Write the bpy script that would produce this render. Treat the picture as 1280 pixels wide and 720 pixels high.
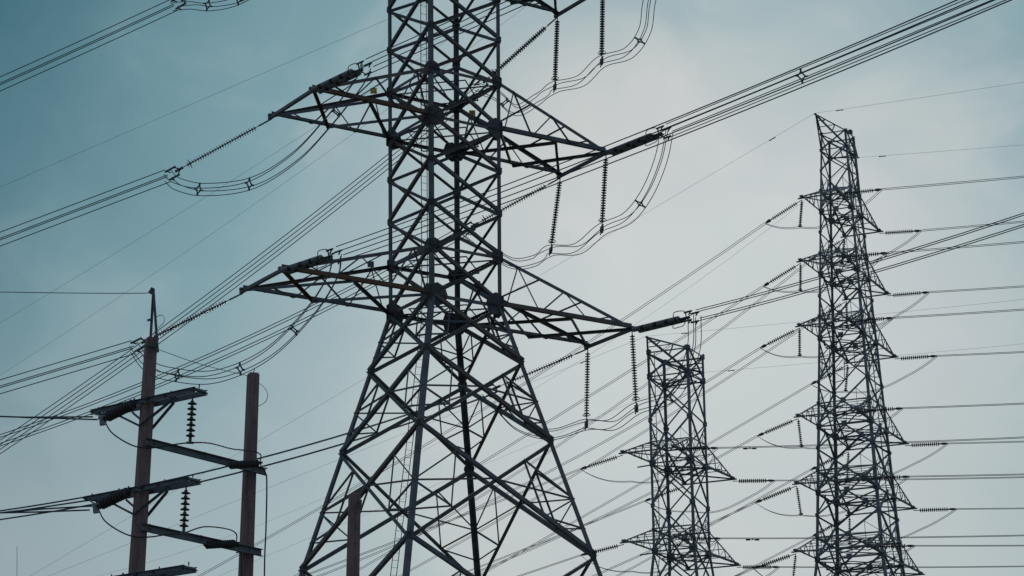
import bpy, math, random
import numpy as np
from mathutils import Vector, Matrix, Quaternion

random.seed(7)
rad = math.radians
for o in list(bpy.data.objects):
    bpy.data.objects.remove(o)
S = bpy.context.scene
C = S.collection

# ------------------------------------------------------------------ camera
F_PX, PITCH, ROLL, HC = 3085.0, rad(16.613), rad(-0.730), 1.6
FWD = Vector((0, math.cos(PITCH), math.sin(PITCH)))
_r0, _u0 = Vector((1, 0, 0)), Vector((0, -math.sin(PITCH), math.cos(PITCH)))
RGT = _r0 * math.cos(ROLL) + _u0 * math.sin(ROLL)
UPV = _u0 * math.cos(ROLL) - _r0 * math.sin(ROLL)
EYE = Vector((0, 0, HC))
cd = bpy.data.cameras.new('camera')
cam = bpy.data.objects.new('camera', cd)
C.objects.link(cam)
cd.sensor_width = 36.0
cd.lens = F_PX / 1280 * 36.0
cd.clip_start, cd.clip_end = 0.5, 20000
M4 = Matrix.Identity(4)
for i in range(3):
    M4[i][0], M4[i][1], M4[i][2], M4[i][3] = RGT[i], UPV[i], -FWD[i], EYE[i]
cam.matrix_world = M4
S.camera = cam

# ------------------------------------------------------------------ sky, sun, exposure
S.view_settings.view_transform = 'Standard'
S.view_settings.look = 'None'
S.view_settings.exposure = 0.0
S.view_settings.gamma = 1.0
SUN_EL, SUN_AZ = rad(20.3), rad(1.8)           # behind cloud, just right of the huge pylon
SUN = Vector((math.sin(SUN_AZ) * math.cos(SUN_EL), math.cos(SUN_AZ) * math.cos(SUN_EL), math.sin(SUN_EL)))
w = bpy.data.worlds.new('World')
S.world = w
w.use_nodes = True
nt = w.node_tree
for n in list(nt.nodes):
    nt.nodes.remove(n)


def nd(t, kind, **kw):
    n = t.nodes.new(kind)
    for k, v in kw.items():
        setattr(n, k, v)
    return n


def mth(t, op, a, b=None, c=None, clamp=False):
    n = nd(t, 'ShaderNodeMath', operation=op, use_clamp=clamp)
    for i, x in enumerate((a, b, c)):
        if x is None:
            continue
        if isinstance(x, (int, float)):
            n.inputs[i].default_value = x
        else:
            t.links.new(x, n.inputs[i])
    return n.outputs[0]


def ramp(t, fac, stops, interp='EASE'):
    n = nd(t, 'ShaderNodeValToRGB')
    n.color_ramp.interpolation = interp
    e = n.color_ramp.elements
    while len(e) < len(stops):
        e.new(0.5)
    for el, (p, c) in zip(e, stops):
        el.position = p
        el.color = (c[0], c[1], c[2], 1)
    t.links.new(fac, n.inputs[0])
    return n.outputs[0]


def mix(t, fac, a, b, blend='MIX'):
    n = nd(t, 'ShaderNodeMix', data_type='RGBA', blend_type=blend)
    for s, x in ((0, fac), (6, a), (7, b)):
        if isinstance(x, (int, float)):
            n.inputs[s].default_value = x
        elif isinstance(x, tuple):
            n.inputs[s].default_value = (x[0], x[1], x[2], 1)
        else:
            t.links.new(x, n.inputs[s])
    return n.outputs[2]


def noise(t, vec, scale, detail=6, rough=0.5, dist=0.0):
    n = nd(t, 'ShaderNodeTexNoise')
    n.inputs['Scale'].default_value = scale
    n.inputs['Detail'].default_value = detail
    n.inputs['Roughness'].default_value = rough
    n.inputs['Distortion'].default_value = dist
    t.links.new(vec, n.inputs['Vector'])
    return n.outputs[0]


sky = nd(nt, 'ShaderNodeTexSky', sky_type='NISHITA', sun_disc=False)
sky.sun_elevation, sky.sun_rotation = SUN_EL, SUN_AZ
sky.air_density, sky.dust_density, sky.ozone_density = 1.0, 2.0, 2.0
tc = nd(nt, 'ShaderNodeTexCoord')
DIR = tc.outputs['Generated']
dt = nd(nt, 'ShaderNodeVectorMath', operation='DOT_PRODUCT')
nt.links.new(DIR, dt.inputs[0])
_e, _a = rad(14.5), rad(4.8)               # middle of the brightest stretch of cloud
dt.inputs[1].default_value = (math.sin(_a) * math.cos(_e), math.cos(_a) * math.cos(_e), math.sin(_e))
ang = mth(nt, 'DIVIDE', mth(nt, 'ARCCOSINE', dt.outputs['Value']), math.pi)      # 0..1 = 0..180 degrees from the bright cloud
ds = nd(nt, 'ShaderNodeVectorMath', operation='DOT_PRODUCT')
nt.links.new(DIR, ds.inputs[0])
ds.inputs[1].default_value = SUN
sang = mth(nt, 'DIVIDE', mth(nt, 'ARCCOSINE', ds.outputs['Value']), math.pi)
sp = nd(nt, 'ShaderNodeSeparateXYZ')
nt.links.new(DIR, sp.inputs[0])
elev = mth(nt, 'DIVIDE', mth(nt, 'ARCSINE', sp.outputs[2]), math.pi / 2)          # 0..1 = horizon..zenith
mp = nd(nt, 'ShaderNodeMapping')
mp.inputs['Scale'].default_value = (1.0, 0.8, 1.35)
mp.inputs['Rotation'].default_value = (0, rad(24), 0)
mp.inputs['Location'].default_value = (-1.839, 0.837, 0.148)
nt.links.new(DIR, mp.inputs[0])
big = noise(nt, mp.outputs[0], 6.0, 5, 0.5, 0.2)
fine = noise(nt, mp.outputs[0], 17.0, 7, 0.52, 0.6)
cl = mth(nt, 'ADD', mth(nt, 'MULTIPLY', mth(nt, 'SUBTRACT', big, 0.5), 0.8), mth(nt, 'MULTIPLY', mth(nt, 'SUBTRACT', fine, 0.5), 1.25))
# the thin cloud in front of the sun: bright and grey near it, deep teal blue far from it


def lin(r, g_, b_):
    f = lambda c: (c / 255 / 12.92) if c < 10 else ((c / 255 + 0.055) / 1.055) ** 2.4
    return (f(r), f(g_), f(b_))


a2 = mth(nt, 'SUBTRACT', ang, mth(nt, 'MULTIPLY', cl, 0.016))
DEG = 1 / 180.0
veil = ramp(nt, a2, [(0.0, lin(196, 202, 203)), (3.5 * DEG, lin(193, 200, 202)), (5.2 * DEG, lin(186, 194, 197)), (7.2 * DEG, lin(176, 188, 191)), (9.2 * DEG, lin(150, 172, 179)),
                     (12.0 * DEG, lin(115, 151, 162)), (15.0 * DEG, lin(99, 138, 150)), (17.2 * DEG, lin(78, 120, 134)), (19.2 * DEG, lin(58, 105, 120)),
                     (26 * DEG, lin(56, 99, 114)), (60 * DEG, lin(118, 142, 162)), (1.0, lin(118, 140, 162))], 'LINEAR')
hz = ramp(nt, elev, [(0.0, (0.7, 0.7, 0.7)), (10 / 90, (0.52, 0.52, 0.52)), (12 / 90, (0.42, 0.42, 0.42)), (15 / 90, (0.12, 0.12, 0.12)), (19 / 90, (0, 0, 0))], 'LINEAR')
hzc = ramp(nt, ang, [(0.0, (1, 1, 1)), (30 * DEG, (1, 1, 1)), (60 * DEG, (0.25, 0.25, 0.25)), (1.0, (0.12, 0.12, 0.12))], 'LINEAR')
veil = mix(nt, mth(nt, 'MULTIPLY', hz, hzc), veil, lin(182, 190, 192))
grey = mth(nt, 'MULTIPLY', mth(nt, 'ADD', mth(nt, 'MULTIPLY', cl, 1.6), -0.06, clamp=True), 0.42)
far = ramp(nt, ang, [(0.0, (1, 1, 1)), (11 * DEG, (1, 1, 1)), (15 * DEG, (0.35, 0.35, 0.35)), (1.0, (0.3, 0.3, 0.3))], 'LINEAR')
grey = mth(nt, 'MULTIPLY', grey, far)
veil = mix(nt, grey, veil, lin(211, 207, 205))
glow = ramp(nt, mth(nt, 'SUBTRACT', sang, mth(nt, 'MULTIPLY', cl, 0.012)), [(0.0, (0.42, 0.42, 0.42)), (1.2 * DEG, (0.34, 0.34, 0.34)), (2.6 * DEG, (0.17, 0.17, 0.17)), (4.5 * DEG, (0, 0, 0))], 'LINEAR')
veil = mix(nt, glow, veil, lin(216, 208, 205))
scaled = mix(nt, 1.0, veil, (10.0, 10.0, 10.0), 'MULTIPLY')
tint = mix(nt, 1.0, sky.outputs[0], (0.55, 0.75, 0.85), 'MULTIPLY')
both = mix(nt, 0.02, scaled, tint)
bg = nd(nt, 'ShaderNodeBackground')
bg.inputs[1].default_value = 0.1
out = nd(nt, 'ShaderNodeOutputWorld')
nt.links.new(both, bg.inputs[0])
nt.links.new(bg.outputs[0], out.inputs[0])
sl = bpy.data.lights.new('sun', 'SUN')
sl.energy, sl.angle, sl.color = 1.2, rad(12), (1.0, 0.95, 0.88)
so = bpy.data.objects.new('sun', sl)
C.objects.link(so)
so.rotation_euler = SUN.to_track_quat('Z', 'Y').to_euler()
so.location = (60, 150, 80)


# ------------------------------------------------------------------ materials
def material(name, build):
    m = bpy.data.materials.new(name)
    m.use_nodes = True
    t = m.node_tree
    b = t.nodes['Principled BSDF']
    build(t, b)
    return m


def steel_mat(base, dark, rust, rust_amt, rough):
    def f(t, b):
        c = nd(t, 'ShaderNodeTexCoord').outputs['Object']
        oi = nd(t, 'ShaderNodeObjectInfo').outputs['Random']
        n1 = noise(t, c, 1.3, 5, 0.6)
        n2 = noise(t, c, 9.0, 4, 0.6)
        col = mix(t, ramp(t, n1, [(0.35, (0, 0, 0)), (0.65, (1, 1, 1))]), base, dark)
        r = mth(t, 'ADD', mth(t, 'MULTIPLY', mth(t, 'SUBTRACT', oi, 1.0 - rust_amt), 1.5), mth(t, 'MULTIPLY', mth(t, 'SUBTRACT', n2, 0.55), 1.2), clamp=True)
        col = mix(t, r, col, rust)
        t.links.new(col, b.inputs['Base Color'])
        b.inputs['Roughness'].default_value = rough
        b.inputs['Metallic'].default_value = 0.15
        b.inputs['Specular IOR Level'].default_value = 0.35
        bp = nd(t, 'ShaderNodeBump')
        bp.inputs['Strength'].default_value = 0.15
        t.links.new(n2, bp.inputs['Height'])
        t.links.new(bp.outputs[0], b.inputs['Normal'])
    return f


def plain_mat(col, col2, scale, rough, spec=0.4, metal=0.0, bump=0.0):
    def f(t, b):
        c = nd(t, 'ShaderNodeTexCoord').outputs['Object']
        n = noise(t, c, scale, 6, 0.6)
        t.links.new(mix(t, ramp(t, n, [(0.3, (0, 0, 0)), (0.7, (1, 1, 1))]), col, col2), b.inputs['Base Color'])
        b.inputs['Roughness'].default_value = rough
        b.inputs['Metallic'].default_value = metal
        b.inputs['Specular IOR Level'].default_value = spec
        if bump:
            bp = nd(t, 'ShaderNodeBump')
            bp.inputs['Strength'].default_value = bump
            t.links.new(n, bp.inputs['Height'])
            t.links.new(bp.outputs[0], b.inputs['Normal'])
    return f


def concrete(t, b):
    c = nd(t, 'ShaderNodeTexCoord').outputs['Object']
    mpn = nd(t, 'ShaderNodeMapping')
    mpn.inputs['Scale'].default_value = (6, 6, 0.5)
    t.links.new(c, mpn.inputs[0])
    streak = noise(t, mpn.outputs[0], 2.5, 6, 0.65)
    spots = noise(t, c, 3.0, 8, 0.7)
    col = mix(t, ramp(t, streak, [(0.3, (0, 0, 0)), (0.7, (1, 1, 1))]), (0.25, 0.158, 0.15), (0.14, 0.09, 0.09))
    col = mix(t, ramp(t, spots, [(0.56, (0, 0, 0)), (0.72, (0.8, 0.8, 0.8))]), col, (0.10, 0.075, 0.075))
    t.links.new(col, b.inputs['Base Color'])
    b.inputs['Roughness'].default_value = 0.9
    bp = nd(t, 'ShaderNodeBump')
    bp.inputs['Strength'].default_value = 0.4
    t.links.new(spots, bp.inputs['Height'])
    t.links.new(bp.outputs[0], b.inputs['Normal'])


MAT = {
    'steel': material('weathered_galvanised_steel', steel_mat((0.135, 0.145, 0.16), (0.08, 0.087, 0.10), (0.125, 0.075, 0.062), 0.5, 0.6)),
    'hazed_far_steel': material('hazed_far_galvanised_steel', steel_mat((0.20, 0.225, 0.245), (0.14, 0.16, 0.18), (0.15, 0.12, 0.11), 0.15, 0.6)),  # galvanised steel made lighter: the haze of distance is put into its colour
    'gusset': material('dark_gusset_steel', steel_mat((0.085, 0.088, 0.098), (0.055, 0.055, 0.062), (0.075, 0.05, 0.045), 0.4, 0.7)),  # darker than the members, for the gusset plates of the near pylon
    'rust': material('rusty_steel', steel_mat((0.12, 0.075, 0.06), (0.09, 0.055, 0.045), (0.15, 0.075, 0.045), 0.7, 0.75)),
    'pale_steel': material('bright_galvanised_steel', plain_mat((0.30, 0.31, 0.32), (0.18, 0.19, 0.2), 5, 0.55)),
    'grey_disc': material('grey_glazed_porcelain', plain_mat((0.24, 0.255, 0.28), (0.17, 0.18, 0.20), 3, 0.45, 0.4)),
    'dark_disc': material('dark_glazed_porcelain', plain_mat((0.035, 0.03, 0.032), (0.06, 0.05, 0.05), 3, 0.5, 0.3)),
    'wire': material('weathered_conductor', plain_mat((0.085, 0.105, 0.12), (0.06, 0.075, 0.088), 4, 0.6, 0.3)),
    'thin_wire': material('weathered_earth_wire', plain_mat((0.16, 0.165, 0.17), (0.12, 0.125, 0.13), 4, 0.6, 0.3)),
    'cable': material('black_insulated_cable', plain_mat((0.02, 0.021, 0.023), (0.03, 0.03, 0.032), 6, 0.5, 0.3)),
    'channel': material('painted_channel_steel', plain_mat((0.145, 0.16, 0.178), (0.09, 0.10, 0.115), 2.5, 0.6, 0.35, 0.1, 0.1)),
    'fitting': material('forged_fitting_steel', plain_mat((0.10, 0.105, 0.11), (0.06, 0.065, 0.07), 6, 0.5, 0.4, 0.3)),
    'concrete': material('stained_concrete', concrete),
    'yellow': material('worn_yellow_enamel', plain_mat((0.80, 0.52, 0.03), (0.14, 0.09, 0.02), 7, 0.5)),
    'ground': material('dry_grass_ground', plain_mat((0.10, 0.11, 0.05), (0.16, 0.13, 0.08), 0.15, 0.95, 0.2)),
    'footing': material('footing_concrete', plain_mat((0.33, 0.32, 0.30), (0.24, 0.23, 0.22), 2, 0.9)),
    'leaf': material('dark_foliage', plain_mat((0.05, 0.075, 0.03), (0.08, 0.11, 0.045), 2, 0.8)),
    'bark': material('grey_bark', plain_mat((0.12, 0.10, 0.08), (0.08, 0.065, 0.05), 4, 0.9)),
}


# ------------------------------------------------------------------ mesh helpers
def V(*a):
    return Vector(a)


def unit(v):
    v = Vector(v)
    return v.normalized() if v.length > 1e-9 else v


class MB:
    def __init__(self):
        self.v, self.f, self.sm = [], [], []

    def ring_solid(self, a, b):
        n, k = len(self.v), len(a)
        self.v += [tuple(x) for x in a] + [tuple(x) for x in b]
        for i in range(k):
            j = (i + 1) % k
            self.f.append((n + i, n + j, n + k + j, n + k + i))
        self.f.append(tuple(range(n + k - 1, n - 1, -1)))
        self.f.append(tuple(range(n + k, n + 2 * k)))

    def angle(self, p0, p1, wd, a, b, t=None):
        """rolled steel angle from p0 to p1: heel on the line, flanges wd wide along a and b"""
        p0, p1 = Vector(p0), Vector(p1)
        ax = unit(p1 - p0)
        a = unit(Vector(a) - ax * ax.dot(a))
        b = Vector(b) - ax * ax.dot(b)
        b = unit(b - a * a.dot(b))
        t = t or wd * 0.14
        prof = [(0, 0), (wd, 0), (wd, t), (t, t), (t, wd), (0, wd)]
        self.ring_solid([p0 + a * x + b * y for x, y in prof], [p1 + a * x + b * y for x, y in prof])
        return self

    def bar(self, p0, p1, wd, ht, up=(0, 0, 1)):
        p0, p1 = Vector(p0), Vector(p1)
        ax = unit(p1 - p0)
        u = Vector(up) - ax * ax.dot(up)
        if u.length < 1e-4:
            u = ax.orthogonal()
        u = unit(u)
        s = ax.cross(u)
        q = [(-wd / 2, -ht / 2), (wd / 2, -ht / 2), (wd / 2, ht / 2), (-wd / 2, ht / 2)]
        self.ring_solid([p0 + s * x + u * y for x, y in q], [p1 + s * x + u * y for x, y in q])
        return self

    def channel(self, p0, p1, ht, fl, side, t=0.012):
        """rolled channel, web vertical, flanges towards side"""
        p0, p1 = Vector(p0), Vector(p1)
        ax = unit(p1 - p0)
        s = unit(Vector(side) - ax * ax.dot(side))
        u = unit(s.cross(ax))
        if u.z < 0:
            u = -u
        h = ht / 2
        prof = [(0, -h), (fl, -h), (fl, -h + t), (t, -h + t), (t, h - t), (fl, h - t), (fl, h), (0, h)]
        self.ring_solid([p0 + s * x + u * y for x, y in prof], [p1 + s * x + u * y for x, y in prof])
        return self

    def tube(self, pts, r, n=6):
        pts = [Vector(p) for p in pts]
        base, prev = len(self.v), None
        for i, p in enumerate(pts):
            tg = unit(pts[min(i + 1, len(pts) - 1)] - pts[max(i - 1, 0)])
            if prev is None:
                prev = tg.orthogonal().normalized()
            prev = unit(prev - tg * tg.dot(prev))
            bn = tg.cross(prev)
            rr = r[i] if isinstance(r, (list, tuple)) else r
            for k in range(n):
                a = 2 * math.pi * k / n
                self.v.append(tuple(p + prev * (rr * math.cos(a)) + bn * (rr * math.sin(a))))
        for i in range(len(pts) - 1):
            for k in range(n):
                k2 = (k + 1) % n
                self.f.append((base + i * n + k, base + i * n + k2, base + (i + 1) * n + k2, base + (i + 1) * n + k))
        self.f.append(tuple(base + k for k in reversed(range(n))))
        self.f.append(tuple(base + (len(pts) - 1) * n + k for k in range(n)))
        return self

    def lathe(self, prof, o, ax, n=12):
        o, ax = Vector(o), unit(ax)
        u = ax.orthogonal().normalized()
        s = ax.cross(u)
        base = len(self.v)
        for r, h in prof:
            for k in range(n):
                a = 2 * math.pi * k / n
                self.v.append(tuple(o + ax * h + u * (r * math.cos(a)) + s * (r * math.sin(a))))
        for i in range(len(prof) - 1):
            for k in range(n):
                k2 = (k + 1) % n
                self.f.append((base + i * n + k, base + i * n + k2, base + (i + 1) * n + k2, base + (i + 1) * n + k))
        self.f.append(tuple(base + k for k in reversed(range(n))))
        self.f.append(tuple(base + (len(prof) - 1) * n + k for k in range(n)))
        return self

    def plate(self, poly, nrm, t):
        nrm = unit(nrm) * (t / 2)
        self.ring_solid([Vector(p) - nrm for p in poly], [Vector(p) + nrm for p in poly])
        return self

    def build(self, name, mat, parent=None, org=(0, 0, 0), smooth=False):
        me = bpy.data.meshes.new(name)
        ox, oy, oz = org
        me.from_pydata([(x - ox, y - oy, z - oz) for x, y, z in self.v], [], self.f)
        me.materials.append(MAT[mat])
        if smooth:
            me.polygons.foreach_set('use_smooth', [True] * len(me.polygons))
        me.update()
        o = bpy.data.objects.new(name, me)
        C.objects.link(o)
        if parent is not None:
            o.parent = parent
        else:
            o.location = org
        return o


def tag(o, label, cat, group=None, kind=None):
    if label:
        o['label'] = label
    if cat:
        o['category'] = cat
    if group:
        o['group'] = group
    if kind:
        o['kind'] = kind
    return o


def empty(name, loc=(0, 0, 0)):
    o = bpy.data.objects.new(name, None)
    o.location = loc
    o.empty_display_size = 0.3
    C.objects.link(o)
    return o


def copy_tree(o, parent=None):
    c = o.copy()
    C.objects.link(c)
    if parent is not None:
        c.parent = parent
    for ch in list(KIDS.get(o.name, [])):
        k = copy_tree(ch, c)
        KIDS.setdefault(c.name, []).append(k)
    return c


KIDS = {}


def kid(parent, child):
    KIDS.setdefault(parent.name, []).append(child)
    return child


# ------------------------------------------------------------------ sight lines: where a known point of the place stands
def ray(u, v):
    return unit(FWD * F_PX + RGT * (u - 640) + UPV * (360 - v))


def at(u, v, y):
    """the point on the sight line at the distance y down the field"""
    d = ray(u, v)
    return EYE + d * (y / d.y)


def on_plane(p, az, u, v):
    """where the sight line meets the vertical plane through p that runs along the compass bearing az"""
    n = V(math.cos(az), -math.sin(az), 0)
    d = ray(u, v)
    return EYE + d * ((Vector(p) - EYE).dot(n) / d.dot(n))


def heading(az):
    return V(math.sin(az), math.cos(az), 0)


def on_span(p, q, u, v):
    d = Vector(q) - Vector(p)
    return on_plane(p, math.atan2(d.x, d.y), u, v)


def spline(pts, per=10):
    pts = [Vector(p) for p in pts]
    P = [pts[0] * 2 - pts[1]] + pts + [pts[-1] * 2 - pts[-2]]
    res = []
    for i in range(1, len(P) - 2):
        p0, p1, p2, p3 = P[i - 1:i + 3]
        for k in range(per):
            t = k / per
            res.append(0.5 * ((2 * p1) + (p2 - p0) * t + (2 * p0 - 5 * p1 + 4 * p2 - p3) * t * t + (3 * p1 - p0 - 3 * p2 + p3) * t ** 3))
    res.append(pts[-1])
    return res


def span(start, az, sights, length, n=30, sag=None):
    """a hanging wire from start along az: sag fitted to where it is seen against the sky"""
    h = heading(az)
    s, z = [0.0], [0.0]
    for (u, v) in sights:
        q = on_plane(start, az, u, v)
        s.append((q - start).dot(h))
        z.append(q.z - start.z)
    s, z = np.array(s[1:]), np.array(z[1:])
    if sag is None and len(s) > 1:
        A = np.stack([s, s * s], 1)
        b, c = np.linalg.lstsq(A, z, rcond=None)[0]
        c = min(max(c, 0.0), 0.004)
    else:
        c = sag or 0.0006
    b = float(np.sum(s * (z - c * s * s)) / np.sum(s * s))
    while length > 20 and start.z + b * length + c * length * length < 7.0:
        length -= 2.0
    return [Vector(start) + h * float(t) + V(0, 0, float(b * t + c * t * t)) for t in np.linspace(0, length, n)]


# ------------------------------------------------------------------ ground
g = MB()
for i in range(0, 1):
    R0 = 6000
    g.v += [(-R0, -R0, 0), (R0, -R0, 0), (R0, R0, 0), (-R0, R0, 0)]
    g.f.append((0, 1, 2, 3))
tag(g.build('ground', 'ground'), None, None, kind='structure')

# ------------------------------------------------------------------ lattice pylons
CORN = {'F': (-1, -1), 'L': (-1, 1), 'R': (1, -1), 'B': (1, 1)}
FACES = [('F', 'L'), ('F', 'R'), ('L', 'B'), ('R', 'B')]


class Pylon:
    def __init__(self, x, y, yaw, half, steel):
        self.x, self.y, self.half, self.steel = x, y, half, steel
        self.c, self.s = math.cos(rad(yaw)), math.sin(rad(yaw))
        self.org = (x, y, 0)

    def W(self, u, v, z):
        return V(self.x + u * self.c - v * self.s, self.y + u * self.s + v * self.c, z)

    def D(self, u, v):
        return V(u * self.c - v * self.s, u * self.s + v * self.c, 0)

    def P(self, k, z):
        a = self.half(z)
        return self.W(CORN[k][0] * a, CORN[k][1] * a, z)

    def start(self, label, cat='pylon', group='lattice power pylons'):
        self.root = tag(empty('lattice_pylon', self.org), label, cat, group)
        return self.root

    def part(self, mb, name, parent=None, mat=None, smooth=False):
        return mb.build(name, mat or self.steel, parent or self.root, self.org, smooth)

    def legs(self, zs, wd, gus):
        """zs: heights where the leg bends; gus: {height: plate size}"""
        for k, (cu, cv) in CORN.items():
            m = MB()
            for z0, z1 in zip(zs, zs[1:]):
                m.angle(self.P(k, z0), self.P(k, z1), wd(0.5 * (z0 + z1)), self.D(-cu, 0), self.D(0, -cv))
            leg = self.part(m, 'leg')
            fm = MB()
            p = self.P(k, 0)
            fm.ring_solid([p + V(a * 0.7, b * 0.7, -0.4) for a, b in ((-1, -1), (1, -1), (1, 1), (-1, 1))],
                          [p + V(a * 0.45, b * 0.45, 0.5) for a, b in ((-1, -1), (1, -1), (1, 1), (-1, 1))])
            self.part(fm, 'footing', leg, 'footing')
            for z, q in gus.items():
                gm = MB()
                p = self.P(k, z)
                for d, nr in ((self.D(-cu, 0), self.D(0, cv)), (self.D(0, -cv), self.D(cu, 0))):
                    o = p + nr * 0.035
                    up = V(0, 0, 1)
                    gm.plate([o + d * (q * a) + up * (q * b) for a, b in
                              ((-0.12, 0.42), (-0.12, -0.42), (0.35, -0.62), (0.8, -0.42), (0.95, 0.0), (0.8, 0.42), (0.35, 0.62))], nr, 0.03)
                    for a, b in ((0.1, 0.3), (0.1, -0.3), (0.5, 0.25), (0.5, -0.25)):
                        c0 = o + d * (q * a) + up * (q * b) + nr * 0.012
                        gm.bar(c0, c0 + nr * 0.045, 0.05, 0.05, up)
                self.part(gm, 'gusset_plate', leg, 'gusset' if self.steel == 'steel' else None)
        return self

    def face(self, k1, k2, xs, ks, hs, wd, thin, redundant=(), plates=(), light=()):
        """one side of the body: crossed diagonals per panel, ties and thin stiffeners"""
        nr = self.D(*((CORN[k1][0] + CORN[k2][0]) / 2, (CORN[k1][1] + CORN[k2][1]) / 2))
        f = empty('side_frame')
        f.parent = self.root
        for z in hs:
            a, b = self.P(k1, z), self.P(k2, z)
            self.part(MB().angle(a + nr * 0.05, b + nr * 0.05, wd(z) * 0.95, V(0, 0, -1), -nr), 'tie', f)
        for (zt, zb), th in [(r_, thin) for r_ in redundant] + [(r_, thin * 0.7) for r_ in light]:
            A0, A1, B0, B1 = self.P(k1, zt), self.P(k1, zb), self.P(k2, zt), self.P(k2, zb)
            wt, wb = self.half(zt), self.half(zb)
            t = wt / (wt + wb)
            X = A0.lerp(B1, t)
            for T, Bm in ((A0, A1), (B0, B1)):
                Mi = T.lerp(Bm, 0.52)
                q1, q2 = T.lerp(X, 0.5), X.lerp(Bm, 0.5)
                m1, m2 = T.lerp(Bm, 0.26), T.lerp(Bm, 0.78)
                for a, b in ((Mi, X), (Mi, q1), (Mi, q2), (q2, m2), (q1, q2)):
                    self.part(MB().angle(a, b, th, -nr, V(0, 0, 1)), 'stiffener', f)
        for z in plates:
            c0 = (self.P(k1, z) + self.P(k2, z)) / 2 + nr * 0.07
            d = unit(self.P(k2, z) - self.P(k1, z))
            h = 0.19
            self.part(MB().plate([c0 + d * a + V(0, 0, b) for a, b in ((-h, -h), (h, -h), (h, h), (-h, h))], nr, 0.03), 'gusset_plate', f)
        for (zt, zb) in xs:
            for a, b, off in ((self.P(k1, zt), self.P(k2, zb), 0.045), (self.P(k2, zt), self.P(k1, zb), -0.06)):
                m = MB()
                ax = unit(b - a)
                inpl = nr.cross(ax)
                if inpl.z < 0:
                    inpl = -inpl
                m.angle(a + nr * off, b + nr * off, wd(zt), inpl * (1 if off > 0 else -1), nr * (1 if off > 0 else -1) * -1)
                self.part(m, 'brace', f)
        for (zc, zl) in ks:
            mid = (self.P(k1, zc) + self.P(k2, zc)) / 2
            for k in (k1, k2):
                m = MB()
                m.angle(mid + nr * 0.03, self.P(k, zl) + nr * 0.03, wd(zc), V(0, 0, -1), -nr)
                self.part(m, 'brace', f)
        return f

    def diaphragm(self, zs, thin):
        for z in zs:
            m = MB()
            L, F_, R_, B = (self.P(k, z - 0.12) for k in 'LFRB')
            m.angle(L, R_, thin, V(0, 0, -1), self.D(0, 1))
            m.angle(F_ + V(0, 0, -0.1), B + V(0, 0, -0.1), thin, V(0, 0, -1), self.D(0, 1))
            mids = [(L + F_) / 2, (F_ + R_) / 2, (R_ + B) / 2, (B + L) / 2]
            for a, b in zip(mids, mids[1:] + mids[:1]):
                m.angle(a + V(0, 0, -0.2), b + V(0, 0, -0.2), thin * 0.85, V(0, 0, -1), self.D(0, 1))
            self.part(m, 'plan_bracing')

    def arm(self, s, zb, zt, length, hw, wd, thin, bays=2, name='cross_arm', tip=None, rust=0, lace=True):
        """a crossarm on the side s: two bottom chords, two top chords, end beam, plan and side lacing"""
        kn, kf = ('F', 'L') if s < 0 else ('R', 'B')
        tips = {}
        zt_tip = zb if tip is None else tip
        for k, vs in ((kn, -1), (kf, 1)):
            tips[k] = self.W(s * length, vs * hw, zt_tip)
        inw = self.D(-s, 0)
        a = empty(name)
        a.parent = self.root
        mids = {}
        for k in (kn, kf):
            mids[k] = self.P(k, zb).lerp(tips[k], 0.53)
        if lace:
            for k, ot in ((kn, kf), (kf, kn)):
                b0, b1, t0 = self.P(k, zb), tips[k], self.P(k, zt)
                bl = lambda t: b0.lerp(b1, t)
                tl = lambda t: t0.lerp(b1, t)
                if bays == 2:
                    seq = [bl(0.03), tl(0.12), bl(0.29), tl(0.475), bl(0.66), tl(0.836), bl(0.86)]
                else:
                    seq = [bl(0.02), tl(0.26), bl(0.32), tl(0.52), bl(0.57), tl(0.76), bl(0.79)]
                m = MB()
                for p, q in zip(seq, seq[1:]):
                    m.angle(p, q, thin, V(0, 0, -1), inw)
                self.part(m, 'lacing', a)
            for t in ((0.3, 0.62) if bays == 2 else (0.26, 0.52, 0.76)):
                self.part(MB().angle(self.P(kn, zt).lerp(tips[kn], t), self.P(kf, zt).lerp(tips[kf], t), thin, V(0, 0, -1), inw), 'tie', a)
        for k in (kn, kf):
            m = MB().plate([tips[k] + d for d in (self.D(-0.25 * s, 0.12), self.D(0.2 * s, 0.12), self.D(0.2 * s, -0.12), self.D(-0.25 * s, -0.12))], V(0, 0, 1), 0.12)
            self.part(m, 'end_plate', a)
        for k in (kn, kf):
            side = self.D(0, -1 if k in 'FR' else 1)
            m = MB()
            m.angle(self.P(k, zb), tips[k], wd, V(0, 0, 1), -side)
            self.part(m, 'bottom_chord', a, 'rust' if rust and k == kn else None)
            m = MB()
            m.angle(self.P(k, zt), tips[k] + V(0, 0, 0.05), wd * 0.85, V(0, 0, -1), -side)
            self.part(m, 'top_chord', a)
        if bays == 2:
            prs = [(tips[kn], mids[kf], 1), (tips[kf], mids[kn], 0), (mids[kn], self.P(kf, zb), 0), (mids[kf], self.P(kn, zb), 0)]
        else:
            prs = [(tips[kn], self.P(kf, zb), 0), (tips[kf], self.P(kn, zb), 0)]
        for i, (p, q, rs) in enumerate(prs):
            m = MB()
            d = V(0, 0, 0.03 if i % 2 else -0.05)
            m.angle(p + d, q + d, wd * 0.72, V(0, 0, -1), inw)
            self.part(m, 'strut', a, 'rust' if rs and rust else None)
        m = MB()
        e = unit(tips[kf] - tips[kn]) * 0.3
        m.bar(tips[kn] - e - V(0, 0, 0.12), tips[kf] + e - V(0, 0, 0.12), wd * 0.75, wd * 0.75)
        self.part(m, 'end_beam', a)
        return {kn: tips[kn] - V(0, 0, 0.25), kf: tips[kf] - V(0, 0, 0.25)}, a

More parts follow.
